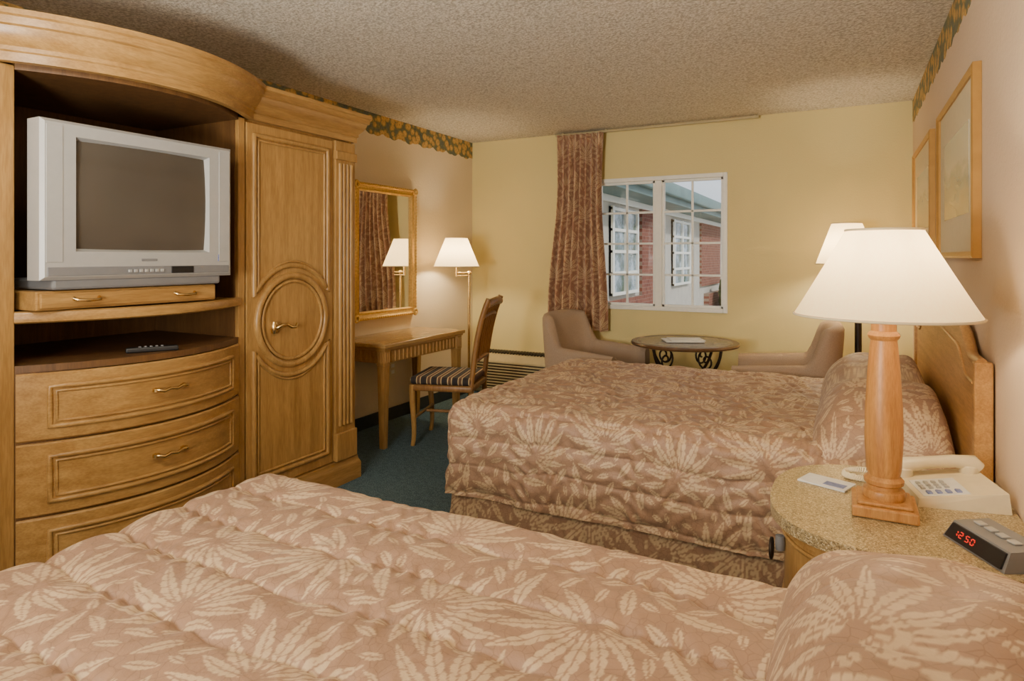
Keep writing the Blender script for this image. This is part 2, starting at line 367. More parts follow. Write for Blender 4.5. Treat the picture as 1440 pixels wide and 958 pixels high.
# ---------------------------------------------------------------- room shell
T=.15
box('floor',XL-T,XR+T,YN-T,YF+T,-.1,0,M['carpet'],bev=0)
box('ceiling',XL-T,XR+T,YN-T,YF+T,ZC,ZC+.1,M['ceil'],bev=0)
box('wall_left',XL-T,XL,YN,YF,0,ZC,M['wl'],bev=0)
box('wall_right',XR,XR+T,YN,YF,0,ZC,M['wr'],bev=0)
box('wall_near',XL-T,XR+T,YN-T,YN,0,ZC,M['wl'],bev=0)
WX0,WX1,WZ0,WZ1=-2.0,-.865,.86,2.005
def wall_hole(name,x0,x1,z0,z1,y0,y1,mat):
    xs=[x0,WX0,WX1,x1]; zs=[z0,WZ0,WZ1,z1]; v=[];f=[]
    for y in (y0,y1):
        for z in zs:
            for x in xs: v.append((x,y,z))
    for o in (0,16):
        for j in range(3):
            for i in range(3):
                if i==1 and j==1: continue
                f.append((o+j*4+i,o+j*4+i+1,o+j*4+i+5,o+j*4+i+4))
    for a,b_ in ((5,6),(6,10),(10,9),(9,5),(0,3),(3,15),(15,12),(12,0)): f.append((a,b_,b_+16,a+16))
    me=bpy.data.meshes.new(name); me.from_pydata(v,[],f); me.update(); add(name,me,mat)
wall_hole('wall_far',XL-T,XR+T,0,ZC,YF,YF+T,M['wf'])
box('baseboard_left',XL,XL+.012,2.98,YF,0,.1,M['base'])
box('baseboard_far',XL+.012,XR-.012,YF-.012,YF,0,.1,M['base'])
box('baseboard_right',XR-.012,XR,4.62,YF-.012,0,.1,M['base'])
def border(name,x,side):
    v=[];f=[];n=int((YF-YN)/.012)
    for i in range(n+1):
        y=YN+(YF-YN)*i/n
        zb=2.30-.022*abs(math.sin(y*14))-.012*abs(math.sin(y*31+1))
        v+= [(x,y,zb),(x,y,ZC-.001),(x+side*.002,y,zb),(x+side*.002,y,ZC-.001)]
    for i in range(n):
        a=i*4; f+=[(a,a+4,a+5,a+1),(a+2,a+3,a+7,a+6),(a,a+2,a+6,a+4)]
    return mesh(name,v,f,M['border'])
border('trim_1',XL,1); border('trim_2',XR,-1)

# window
w=G('window_1',((WX0+WX1)/2,YF,WZ0))
y0,y1=YF-.012,YF+.07
fw=.035
box('frame_left',WX0,WX0+fw,y0,y1,WZ0,WZ1,M['white'],w); box('frame_right',WX1-fw,WX1,y0,y1,WZ0,WZ1,M['white'],w)
box('frame_top',WX0+fw,WX1-fw,y0,y1,WZ1-fw,WZ1,M['white'],w); box('frame_bottom',WX0+fw,WX1-fw,y0,y1,WZ0,WZ0+fw,M['white'],w)
xm=(WX0+WX1)/2
box('mullion',xm-.03,xm+.03,y0+.01,y1,WZ0+fw,WZ1-fw,M['white'],w)
for k,(a,b_) in enumerate(((WX0+fw,xm-.03),(xm+.03,WX1-fw))):
    yy=YF+.03
    for j,(c,d) in enumerate(((a,a+.02),(b_-.02,b_))): box(f'sash_{k}_{j}',c,d,yy-.012,yy+.02,WZ0+fw,WZ1-fw,M['white'],w,.002)
    box(f'sash_t_{k}',a,b_,yy-.012,yy+.02,WZ1-fw-.02,WZ1-fw,M['white'],w,.002); box(f'sash_b_{k}',a,b_,yy-.012,yy+.02,WZ0+fw,WZ0+fw+.02,M['white'],w,.002)
    box(f'muntin_v_{k}',(a+b_)/2-.009,(a+b_)/2+.009,yy-.006,yy+.01,WZ0+fw,WZ1-fw,M['white'],w,.002)
    for j in (1,2,3):
        z=WZ0+fw+(WZ1-WZ0-2*fw)*j/4; box(f'muntin_h_{k}_{j}',a,b_,yy-.006,yy+.01,z-.009,z+.009,M['white'],w,.002)
    box(f'glass_{k}',a,b_,yy+.011,yy+.013,WZ0+fw,WZ1-fw,M['glass'],w,0)

# curtain + track
tr=G('curtain_track',(-1.45,YF-.05,2.42))
box('rail',-2.36,-.62,YF-.07,YF-.045,2.408,2.428,M['ac'],tr)
for i in range(5): box(f'bracket_{i}',-2.3+i*.41,-2.28+i*.41,YF-.06,YF-.0,2.425,2.438,M['ac'],tr,.002)
cu=G('curtain',(-2.1,YF-.1,.68))
nx,nz=420,330
s=np.linspace(0,1,nx); t=np.linspace(0,1,nz); Sx,Tz=np.meshgrid(s,t,indexing='ij')
wl=-2.31-.10*(1-Tz)**1.3-.02*np.sin(Tz*7); wr=-1.87-.0*(1-Tz)+.025*np.sin(Tz*5+1)
X=wl+(wr-wl)*(Sx+.006*np.sin(Sx*40+Tz*3))
ph=Sx*2*np.pi*8+.5*np.sin(Tz*4+Sx*5)
Y=YF-.115-(.024+.018*(1-Tz))*np.sin(ph)+.012*np.sin(Tz*6+Sx*3)
pin=np.exp(-((Tz-.955)/.02)**2); Y+=.012*pin*np.sin(ph)
Z=.675+(2.405-.675)*Tz+.006*np.sin(Sx*12)*(1-Tz)
gridmesh('curtain_panel',[np.stack([X,Y,Z],-1)],M['curt'],cu,[sample(Sx*1.0*1.25,Z*1.25)])

# ---------------------------------------------------------------- exterior
ex=G('motel_wing_exterior',(-2.8,10,0))
box('facade',-2.8,-2.5,6.3,16,-.1,2.2,M['stucco'],ex,0)
box('brick_a',-2.5,-2.46,8.45,9.25,-.1,2.0,M['brick'],ex,0)
box('brick_b',-2.5,-2.46,12.4,14.4,.75,2.0,M['brick'],ex,0)
box('brick_c',-2.5,-2.46,7.1,8.45,-.1,.80,M['brick'],ex,0)
box('brick_d',-2.5,-2.40,12.8,15,-.1,.60,M['brick'],ex,0)
box('eave',-2.5,-2.1,6.3,16,2.04,2.30,M['mullion'],ex,.01)
box('soffit_band',-2.5,-2.44,6.3,16,1.96,2.04,M['white'],ex,.01)
box('gutter',-2.1,-2.02,6.3,16,2.12,2.29,M['mullion'],ex,.02)
hexa('roof_slope',[(-2.1,6.3,2.30),(-2.1,16,2.30),(-4.6,16,2.30),(-4.6,6.3,2.30)],[(-2.12,6.3,2.33),(-2.12,16,2.33),(-4.6,16,3.3),(-4.6,6.3,3.3)],M['roof'],ex)
for i,(a,b_) in enumerate(((7.2,8.25),(10.2,11.4))):
    box(f'win_pane_{i}',-2.5,-2.47,a,b_,.85,1.92,M['pane'],ex,0)
    for j,(p,q) in enumerate(((a,a+.06),(b_-.06,b_),((a+b_)/2-.03,(a+b_)/2+.03))): box(f'win_fr_{i}_{j}',-2.5,-2.44,p,q,.85,1.92,M['white'],ex,.005)
    for j,z in enumerate((.85,1.1,1.36,1.62,1.87)): box(f'win_ht_{i}_{j}',-2.5,-2.445,a,b_,z,z+.04,M['white'],ex,.005)
box('ground_exterior',-9,6,YF+.16,30,-.3,-.1,M['concrete'],None,0)
tr_=G('shrub_exterior',(-2.0,12.6,-.1))
for i in range(26):
    a=random.uniform(0,6.28); rr=random.uniform(0,.28); z=random.uniform(0,.75)
    bm=bmesh.new(); bmesh.ops.create_icosphere(bm,subdivisions=2,radius=random.uniform(.1,.2))
    for v in bm.verts: v.co*=random.uniform(.85,1.2); v.co+=Vector((-2.05+rr*math.cos(a),13.5+rr*2.5*math.sin(a),z+.05))
    me=bpy.data.meshes.new('f'); bm.to_mesh(me); bm.free(); add(f'foliage_{i}',me,M['leafg'],tr_)

# ---------------------------------------------------------------- armoire
ar=G('armoire',(-2.95,1.66,0)); XF=-2.62; YC=1.66; YR=2.95
def bow(y,b_=.17,ya=1.19,yb=2.13):
    c=(ya+yb)/2; h=(yb-ya)/2; return XF+b_*(1-((y-c)/h)**2)
def arc(ya,yb,b_=.17,off=0,n=28,A=1.19,B=2.13):
    return [(bow(ya+(yb-ya)*i/n,b_,A,B)+off,ya+(yb-ya)*i/n) for i in range(n+1)]
def curvedslab(name,ya,yb,z0,z1,b_,xb,mat,off=0):
    a=arc(ya,yb,b_,off); poly=a+[(xb,yb),(xb,ya)]; return prism(name,poly,z0,z1,mat,ar)
XB=XL+.01
for nm,a,b_ in (('side_l',1.115,1.19),('side_r',2.13,2.17)):
    box(nm,XB,XF,a,b_,.1,2.0,M['wood'],ar)
box('back_panel',XB,XB+.02,1.19,2.13,.1,2.0,M['wood_in_shaded'],ar,0)
box('opening_shade_lining_l',XB+.02,XF-.02,1.19,1.196,1.12,2.0,M['wood_in_shaded'],ar,0)  # thin dark sheets, painted shade on the opening's inner sides
box('opening_shade_lining_r',XB+.02,XF-.02,2.124,2.13,.93,2.0,M['wood_in_shaded'],ar,0)
curvedslab('tv_shelf',1.19,2.13,1.088,1.12,.155,XB+.02,M['woody'])
sweep('tv_shelf_lip',arc(1.19,2.13,.155,0),[(0,1.08),(.014,1.086),(.018,1.104),(.012,1.12),(0,1.124)],M['woody'],ar)
curvedslab('drawer_top',1.19,2.13,.905,.93,.165,XB+.02,M['wood_in_shaded'])
curvedslab('drawer_carcass',1.19,2.13,.1,.905,.135,XB+.02,M['wood_in_shaded'])
def onarc(y,z,off=0,b_=.165): return (bow(y,b_)+off,y,z)
for i,(z0,z1) in enumerate(((.655,.90),(.385,.647),(.115,.377))):
    sweep(f'drawer_front_{i}',arc(1.193,2.127,.165),[(-.03,z0),(0,z0),(.006,z0+.006),(.006,z1-.006),(0,z1),(-.03,z1)],M['woody'],ar)
    for k,(ins,r,of) in enumerate(((.05,.010,.008),(.068,.006,.007))):
        ya,yb,za,zb=1.193+ins+.03,2.127-ins-.03,z0+ins,z1-ins; pts=[]
        nn=26
        for j in range(nn+1): pts.append(onarc(ya+(yb-ya)*j/nn,za,of))
        for j in range(1,5): pts.append(onarc(yb,za+(zb-za)*j/4,of))
        for j in range(1,nn+1): pts.append(onarc(yb-(yb-ya)*j/nn,zb,of))
        for j in range(1,4): pts.append(onarc(ya,zb-(zb-za)*j/4,of))
        tube(f'drawer_mould_{i}_{k}',pts,r,M['woody'],ar,True)
    zc=(z0+z1)/2+.01; xh=bow(YC,.165)+.006
    pts=[(xh,YC-.06,zc),(xh+.022,YC-.062,zc+.002),(xh+.028,YC-.04,zc-.006),(xh+.03,YC-.015,zc+.003),(xh+.03,YC+.015,zc-.003),(xh+.028,YC+.04,zc+.006),(xh+.022,YC+.062,zc+.002),(xh,YC+.06,zc)]
    tube(f'drawer_pull_{i}',pts,[.009,.007,.006,.007,.007,.006,.007,.009],M['brass'],ar)
    for s_ in (-1,1): lathe(f'pull_rose_{i}_{s_}',[(0.001,-.006),(.014,-.006),(.014,.006),(.001,.006)],(xh+.006,YC+s_*.06,zc),M['brass'],ar,16)
curvedslab('bay_top',1.19,2.13,1.985,2.03,.17,XB+.02,M['wood_in_shaded'])
def full_path(b_,off=0,yl=.22,yr=YR,A=1.12,B=2.19):
    p=[(XB,yl-off),(XF+off,yl-off)] ; p+= [(XF+off,A-.02)]
    c=(A+B)/2; h=(B-A)/2
    p+=[(XF+off+.012+b_*(1-(((A+(B-A)*i/40)-c)/h)**2),A+(B-A)*i/40) for i in range(41)]
    p+=[(XF+off,B+.02),(XF+off,yr+off),(XB,yr+off)]
    return p
crown=[(-.02,2.0),(.012,2.0),(.014,2.03),(.02,2.035),(.02,2.05),(.028,2.058),(.038,2.07),(.05,2.09),(.056,2.11),(.066,2.115),(.068,2.14),(.076,2.146),(.076,2.165),(-.02,2.165)]
sweep('crown_moulding',full_path(.19),crown,M['woody'],ar)
prism('crown_top',full_path(.17,.0),2.15,2.168,M['woody'],ar)
def doorcab(tag,ya,yb,pil):
    if pil>0: d0,d1,p0,p1=ya,yb-.17,yb-.17,yb
    else: d0,d1,p0,p1=ya+.17,yb,ya,ya+.17
    box(f'cab_body_{tag}',XB,XF-.022,ya,yb,.1,2.0,M['wood'],ar,0)
    box(f'door_{tag}',XF-.02,XF,d0+.006,d1-.006,.14,1.985,M['wood'],ar,.004)
    yc=(d0+d1)/2; zc=.985; x=XF+.002; hw=(d1-d0)/2-.05; Rr=.29
    def panel(top):
        zt=1.925 if top else .205; pts=[]; yh=hw
        a0=math.acos(min(1,yh/Rr)) if yh<Rr else .25
        pts+=[(x,yc-yh,zt),(x,yc+yh,zt)]
        za=zc+(1 if top else -1)*Rr*math.sin(a0)
        pts.append((x,yc+yh,za))
        for i in range(1,24):
            a=a0+(math.pi-2*a0)*i/24; pts.append((x,yc+Rr*math.cos(a),zc+(1 if top else -1)*Rr*math.sin(a)))
        pts.append((x,yc-yh,za))
        return pts
    def dens(p):
        o=[]
        for i in range(len(p)):
            a,b_=Vector(p[i]),Vector(p[(i+1)%len(p)]); n=max(1,int((b_-a).length/.05))
            for j in range(n): o.append(a.lerp(b_,j/n))
        return o
    for nm,top in (('up',True),('lo',False)):
        tube(f'panel_{nm}_{tag}',dens(panel(top)),.014,M['wood'],ar,True)
        inner=[(x,yc+(p[1]-yc)*.90,p[2]+(-.024 if (top and p[2]>1.8) else .024 if (not top and p[2]<.3) else (.022 if top else -.022))) for p in panel(top)]
        tube(f'panel_in_{nm}_{tag}',dens(inner),.007,M['wood'],ar,True)
    torus(f'ring_{tag}',(x,yc,zc),.235,.018,M['wood'],ar,'x',56); torus(f'ring_in_{tag}',(x+.002,yc,zc),.205,.009,M['wood'],ar,'x',56)
    yh=yc-.13*pil; zh=.955
    lathe(f'handle_rose_{tag}',[(.001,-.03),(.014,-.03),(.02,-.01),(.02,.01),(.014,.03),(.001,.03)],(XF+.004,yh,zh),M['brass'],ar,20)
    tube(f'handle_lever_{tag}',[(XF,yh,zh),(XF+.03,yh,zh),(XF+.042,yh+.02,zh+.012),(XF+.044,yh+.05,zh+.014),(XF+.044,yh+.08,zh-.004),(XF+.042,yh+.11,zh-.006),(XF+.038,yh+.125,zh+.012)],[.012,.010,.010,.009,.008,.008,.007],M['brass'],ar)
    box(f'pilaster_{tag}',XF-.022,XF+.012,p0+.004,p1-.002,.14,1.99,M['wood'],ar)
    for i in range(4):
        yy=p0+.04+i*(p1-p0-.08)/3; tube(f'reed_{tag}_{i}',[(XF+.012,yy,.34),(XF+.012,yy,1.86)],.013,M['wood'],ar,False,10)
    box(f'pil_base_{tag}',XF-.01,XF+.028,p0,p1,.14,.30,M['wood'],ar); box(f'pil_cap_{tag}',XF-.01,XF+.028,p0,p1,1.88,1.93,M['wood'],ar)
doorcab('r',2.172,YR,1); doorcab('l',.22,1.113,-1)
sweep('plinth',full_path(.17,0),[(-.03,.0),(.03,0),(.03,.09),(.024,.105),(.018,.115),(.016,.135),(-.03,.135)],M['woody'],ar)

# TV riser, TV
rs=G('tv_riser_box',(-2.8,1.57,1.124))
XT=-2.535
box('riser_case',XT-.42,XT+.0,1.215,1.94,1.126,1.196,M['woody'],rs,.006)
box('riser_face',XT,XT+.012,1.225,1.93,1.134,1.188,M['woody'],rs,.004)
for i,yy in enumerate((1.38,1.78)):
    tube(f'riser_pull_{i}',[(XT+.01,yy-.045,1.166),(XT+.03,yy-.04,1.16),(XT+.034,yy,1.157),(XT+.03,yy+.04,1.16),(XT+.01,yy+.045,1.166)],[.008,.005,.006,.005,.008],M['brass'],rs)
tv=G('crt_television',(-2.8,1.6,1.198))
ya,yb,z0,z1=1.215,2.0,1.235,1.812; xf=-2.50
box('stand_base',xf-.3,xf-.015,1.26,1.95,1.199,1.24,M['silver2'],tv,.01)
def frame_x(name,x0,x1,ya,yb,za,zb,ia,ib,ja,jb,mat,parent,depth_in=.02):
    v=[];f=[]
    out=[(ya,za),(yb,za),(yb,zb),(ya,zb)]; inn=[(ia,ja),(ib,ja),(ib,jb),(ia,jb)]
    e=.012
    oi=[(ya+e,za+e),(yb-e,za+e),(yb-e,zb-e),(ya+e,zb-e)]
    ii=[(ia+.012,ja+.012),(ib-.012,ja+.012),(ib-.012,jb-.012),(ia+.012,jb-.012)]
    for loop,x in ((out,x0),(out,x1-e),(oi,x1),(inn,x1),(ii,x1-depth_in)): v+=[(x,a,b_) for a,b_ in loop]
    for l in range(4):
        for k in range(4): f.append((l*4+k,l*4+(k+1)%4,l*4+4+(k+1)%4,l*4+4+k))
    f.append((0,1,2,3))
    return mesh(name,v,f,mat,parent)
frame_x('bezel',xf-.09,xf,ya,yb,z0,z1,1.33,1.882,1.338,1.758,M['silver'],tv,.025)
v=[];f=[];n=16
for i in range(n+1):
    for j in range(n+1):
        a=i/n*2-1;b_=j/n*2-1; v.append((xf-.024+.016*(1-a*a*.5-b_*b_*.5),1.606+a*.27,1.548+b_*.204))
for i in range(n):
    for j in range(n): q=i*(n+1)+j; f.append((q,q+1,q+n+2,q+n+1))
mesh('screen',v,f,M['screen'],tv,True)
for i,(yy0,yy1) in enumerate(((ya+.016,ya+.07),(yb-.07,yb-.016))): box(f'speaker_{i}',xf-.001,xf+.003,yy0,yy1,1.30,1.79,M['silver'],tv,.001)
box('lower_strip',xf-.002,xf+.004,ya+.02,yb-.02,1.25,1.282,M['silver2'],tv,.002)
for i in range(7): box(f'button_{i}',xf,xf+.009,1.52+i*.022,1.534+i*.022,1.258,1.27,M['silver'],tv,.002)
box('av_door',xf,xf+.008,1.70,1.80,1.252,1.28,M['dark'],tv,.002)
box('logo_badge',xf,xf+.003,1.575,1.64,1.302,1.312,M['silver2'],tv,.001)
box('sticker',xf,xf+.002,1.925,1.965,1.30,1.33,M['bluepaper'],tv,0)
hexa('rear_shell',[(xf-.09,ya+.01,z0+.01),(xf-.09,yb-.01,z0+.01),(xf-.09,yb-.01,z1-.01),(xf-.09,ya+.01,z1-.01)],[(xf-.44,ya+.18,z0+.06),(xf-.44,yb-.18,z0+.06),(xf-.44,yb-.18,z1-.12),(xf-.44,ya+.18,z1-.12)],M['silver2'],tv)
rm=G('remote_control',(-2.53,1.64,.93),math.radians(-30),True)
box('remote_body',-.022,.022,-.095,.095,.001,.022,M['dark'],rm,.006)
for i in range(5):
    for j in range(3): box(f'key_{i}_{j}',-.013+j*.01,-.007+j*.01,-.05+i*.02,-.04+i*.02,.021,.024,M['silver2'],rm,.001)

# ---------------------------------------------------------------- desk
dk=G('writing_desk',(-3.0,3.95,0))
x0,x1,y0,y1=XL+.014,-2.775,3.43,4.46; zt=.722
box('desk_top',x0,x1,y0,y1,zt-.028,zt,M['desktop'],dk,.006)
box('top_moulding',x0,x1-.012,y0+.012,y1-.012,zt-.045,zt-.028,M['woody'],dk,.006)
box('apron_front',x1-.06,x1-.04,y0+.05,y1-.05,zt-.14,zt-.045,M['woody'],dk); box('apron_near',x0+.02,x1-.05,y0+.04,y0+.06,zt-.14,zt-.045,M['woody'],dk); box('apron_far',x0+.02,x1-.05,y1-.06,y1-.04,zt-.14,zt-.045,M['woody'],dk)
for i,(cx,cy) in enumerate(((x1-.055,y0+.055),(x1-.055,y1-.055),(x0+.04,y0+.055),(x0+.04,y1-.055))):
    box(f'leg_block_{i}',cx-.034,cx+.034,cy-.034,cy+.034,zt-.15,zt-.045,M['wood'],dk)
    for k in range(3):
        tube(f'flute_{i}_{k}',[(cx-.02+k*.02,cy-.034,zt-.13),(cx-.02+k*.02,cy-.034,zt-.06)],.006,M['wood'],dk); tube(f'fluteb_{i}_{k}',[(cx+.034,cy-.02+k*.02,zt-.13),(cx+.034,cy-.02+k*.02,zt-.06)],.006,M['wood'],dk)
    hexa(f'leg_{i}',[(cx-.019,cy-.019,0),(cx+.019,cy-.019,0),(cx+.019,cy+.019,0),(cx-.019,cy+.019,0)],[(cx-.03,cy-.03,zt-.15),(cx+.03,cy-.03,zt-.15),(cx+.03,cy+.03,zt-.15),(cx-.03,cy+.03,zt-.15)],M['wood'],dk)
for i in range(18):
    yy=y0+.12+i*(y1-y0-.24)/17; tube(f'apron_reed_{i}',[(x1-.04,yy,zt-.13),(x1-.04,yy,zt-.06)],.007,M['wood'],dk)
for i in range(9):
    xx=x0+.08+i*.042; tube(f'apron_reed_n_{i}',[(xx,y0+.04,zt-.13),(xx,y0+.04,zt-.06)],.007,M['wood'],dk)
# mirror
mi=G('wall_mirror',(XL+.03,4.05,1.35))
def rect_frame(tag,x,side,ya,yb,za,zb,prof,mat,parent):
    v=[];f=[];m_=len(prof)
    for (cy,cz,sy,sz) in ((ya,za,1,1),(yb,za,-1,1),(yb,zb,-1,-1),(ya,zb,1,-1)):
        for o,h in prof: v.append((x+side*h,cy+sy*o,cz+sz*o))
    for i in range(4):
        j=(i+1)%4
        for k in range(m_): l=(k+1)%m_; f.append((i*m_+k,j*m_+k,j*m_+l,i*m_+l))
    return mesh(tag,v,f,mat,parent)
ma,mb,mza,mzb=3.66,4.43,.835,1.885; pf=[(0,.0),(0,.035),(.012,.045),(.025,.03),(.04,.026),(.055,.032),(.065,.02),(.065,0)]
rect_frame('frame',XL+.001,1,ma,mb,mza,mzb,pf,M['gold'],mi)
box('mirror_glass',XL+.004,XL+.012,ma+.05,mb-.05,mza+.05,mzb-.05,M['mirror'],mi,0)
def beads(par,ya,yb,za,zb,x,r,stp):
    per=[]
    n=int((yb-ya)/stp)
    for i in range(n+1): per+=[(ya+(yb-ya)*i/n,za),(ya+(yb-ya)*i/n,zb)]
    n=int((zb-za)/stp)
    for i in range(1,n): per+=[(ya,za+(zb-za)*i/n),(yb,za+(zb-za)*i/n)]
    bm=bmesh.new()
    for a,b_ in per: bmesh.ops.create_icosphere(bm,subdivisions=1,radius=r,matrix=Matrix.Translation((x,a,b_)))
    me=bpy.data.meshes.new('beads'); bm.to_mesh(me); bm.free(); add('beading',me,M['gold'],par,True)
beads(mi,ma+.012,mb-.012,mza+.012,mzb-.012,XL+.042,.009,.026)
for i,(a,b_) in enumerate(((ma+.02,mza+.02),(mb-.02,mza+.02),(mb-.02,mzb-.02),(ma+.02,mzb-.02))): torus(f'corner_scroll_{i}',(XL+.04,a,b_),.022,.010,M['gold'],mi,'x',16)
ou=G('wall_outlet',(XL,4.15,.41)); box('plate',XL,XL+.006,4.11,4.19,.35,.47,M['creamp'],ou,.002); box('socket_a',XL+.005,XL+.008,4.13,4.17,.42,.45,M['white'],ou,.002); box('socket_b',XL+.005,XL+.008,4.13,4.17,.37,.40,M['white'],ou,.002)

# ---------------------------------------------------------------- desk chair (local: faces -X)
dc=G('desk_chair',(-2.53,3.90,0),math.radians(17),True)
cw=M['chairwood']
for s_ in (-1,1):
    y=s_*.205
    p=bez((-.235,y,.43),(-.25,y,.3),(-.205,y,.12),(-.235,y,0),10); tube(f'front_leg_{s_}',p,[.024-.0009*i for i in range(11)],M['wood'],dc,False,10)
    p=bez((.27,y*.95,0),(.20,y*.95,.2),(.17,y*.95,.35),(.19,y*.95,.47),10)+bez((.19,y*.95,.47),(.21,y*.95,.65),(.23,y,.85),(.31,y,1.03),12)[1:]
    tube(f'back_post_{s_}',p,.019,cw,dc,False,10)
box('seat_rail',-.245,.20,-.225,.225,.385,.43,cw,dc,.012)
box('seat_cushion',-.255,.19,-.225,.225,.43,.485,M['stripe'],dc,.025,4)
def bp(z):
    P=bez((.19,0,.47),(.21,0,.65),(.23,0,.85),(.31,0,1.03),40); q=min(P,key=lambda a:abs(a.z-z)); return q.x
for nm,z,r in (('top_rail',1.0,.026),('mid_rail',.60,.014),('upper_rail',.91,.012)):
    tube(nm,[(bp(z)+.02*math.cos(a*1.5),a*.205,z+.02*math.cos(a*1.5)-.01) for a in np.linspace(-1,1,11)],r,cw,dc,False,10)
for i in range(5):
    y=-.13+i*.065; tube(f'slat_{i}',[(bp(z)+.008,y,z) for z in np.linspace(.60,.97,9)],.010,cw,dc,False,8)
tube('stretcher',[(-.2,-.0,.2),(.2,0,.2)],.011,cw,dc)
tube('stretcher_f',[(-.215,-.2,.2),(-.215,.2,.2)],.011,cw,dc); tube('stretcher_b',[(.21,-.195,.2),(.21,.195,.2)],.011,cw,dc)

# ---------------------------------------------------------------- lamps
def shade_mesh(name,c,rb,rt,h,mat,parent,ex=1.0):
    prof=[]
    for i in range(15):
        t=i/14; r=rb+(rt-rb)*(t**ex); prof.append((r,h*t))
    o=lathe(name,prof,c,mat,parent,64,False,80)
    for nm,r,z in (('rim_bottom',rb,0),('rim_top',rt,h)): torus(name+nm,(c[0],c[1],c[2]+z),r,.0035,M['matb'],parent,'z',64)
    return o
def bulb(name,loc,parent,power,r=.04,col=(1,.81,.54)):
    l=bpy.data.lights.new(name,'POINT'); l.energy=power; l.color=col; l.shadow_soft_size=r
    o=bpy.data.objects.new(name,l); S.collection.objects.link(o); o.location=loc; o.parent=parent; o.matrix_parent_inverse=Matrix.Translation(-Vector(parent.location))
tl=G('table_lamp',(.086,2.03,.62)); c=(.086,2.03,.6215)
box('lamp_base',c[0]-.078,c[0]+.078,c[1]-.078,c[1]+.078,c[2],c[2]+.03,M['woodlamp'],tl,.005); box('lamp_base_step',c[0]-.066,c[0]+.066,c[1]-.066,c[1]+.066,c[2]+.03,c[2]+.04,M['woodlamp'],tl,.004)
lathe('lamp_column',[(.05,.04),(.053,.05),(.05,.062),(.042,.066),(.042,.075),(.048,.08),(.049,.09),(.042,.097),(.039,.10),(.043,.12),(.047,.20),(.0455,.28),(.040,.38),(.034,.455),(.032,.47),(.037,.475),(.04,.483),(.037,.49),(.031,.495),(.031,.515),(.044,.53),(.05,.54),(.05,.548),(.02,.552),(.012,.56),(.012,.60)],c,M['woodlamp'],tl,48)
shade_mesh('lamp_shade',(c[0],c[1],1.158),.226,.094,.235,M['shade'],tl,.97)
tube('harp',[(c[0],c[1]-.012,c[2]+.6),(c[0],c[1]-.05,c[2]+.66),(c[0],c[1]-.03,c[2]+.74),(c[0],c[1],c[2]+.76),(c[0],c[1]+.03,c[2]+.74),(c[0],c[1]+.05,c[2]+.66),(c[0],c[1]+.012,c[2]+.6)],.0025,M['brass'],tl)
lathe('bulb_glass',[(.012,0),(.03,.035),(.03,.05),(.02,.07),(.002,.08)],(c[0],c[1],c[2]+.60),M['shade'],tl,20)
bulb('table_lamp_light',(c[0],c[1],c[2]+.655),tl,26)
def floorlamp(nm,px,py,sx,sy,polemat,pr,power,zb=1.235,sh=.245):
    g=G(nm,(px,py,0))
    lathe('base_disc',[(.001,0),(.13,0),(.135,.008),(.12,.022),(.03,.03),(.015,.05),(pr,.06)],(px,py,0),polemat,g,36,False)
    tube('pole',[(px,py,.03),(px,py,1.17)],pr,polemat,g,False,14)
    lathe('pole_finial',[(pr,0),(pr*1.8,.01),(pr*1.8,.02),(pr,.03)],(px,py,1.165),polemat,g,16)
    mx,my=(px+sx)/2+.05,(py+sy)/2-.05
    tube('swing_arm',[(px,py,1.18),(mx,my,1.18),(sx,sy,1.18),(sx,sy,1.22)],.007,M['brass'],g); tube('swing_arm_b',[(px,py,1.155),(mx,my,1.155),(sx,sy,1.155)],.005,M['brass'],g)
    tube('socket',[(sx,sy,1.15),(sx,sy,1.29)],.013,M['brass'],g)
    shade_mesh('lamp_shade',(sx,sy,zb),.195,.095,sh,M['shade'],g)
    tube('spider',[(sx-.095,sy,zb+sh-.005),(sx,sy,zb+sh-.01),(sx+.095,sy,zb+sh-.005)],.002,M['brass'],g); tube('spider_post',[(sx,sy,1.27),(sx,sy,zb+sh-.009)],.003,M['brass'],g)
    bulb(nm+'_light',(sx,sy,zb+.1),g,power)
floorlamp('floor_lamp',-2.9,4.72,-2.99,4.66,M['brass'],.011,17)
floorlamp('floor_lamp',.06,5.0,-.01,5.0,M['iron'],.022,19,1.27,.28)
def fill_fixture(x,y,p):  # made-up ceiling lamp out of view, added to fill the room with light
    g=G('ceiling_light',(x,y,ZC))
    lathe('canopy',[(.16,-.03),(.165,-.001)],(x,y,ZC),M['brass'],g,40)
    lathe('glass_bowl',[(.15,-.03),(.145,-.06),(.11,-.09),(.05,-.105),(.002,-.11)],(x,y,ZC),M['shade'],g,40,False)
    bulb('ceiling_fill_bulb',(x,y,ZC-.25),g,p,.14,(1,.92,.78))
fill_fixture(-1.35,.35,44); fill_fixture(-1.5,-1.5,40)
# added fill lights out of view: one direct and soft, one bounced off the ceiling
l=bpy.data.lights.new('direct_fill','POINT'); l.energy=58; l.color=(1,.955,.86); l.shadow_soft_size=.35
o=bpy.data.objects.new('direct_fill',l); S.collection.objects.link(o); o.location=(-1.1,-.9,1.45)
l=bpy.data.lights.new('bounce_fill','SPOT'); l.energy=330; l.color=(1,.955,.86); l.shadow_soft_size=.25; l.spot_size=math.radians(120); l.spot_blend=1
o=bpy.data.objects.new('bounce_fill',l); S.collection.objects.link(o); o.location=(-1.2,-.4,1.15)
o.rotation_euler=(Vector((-1.2,-.4,1.15))-Vector((-1.3,2.6,2.9))).to_track_quat('Z','Y').to_euler()

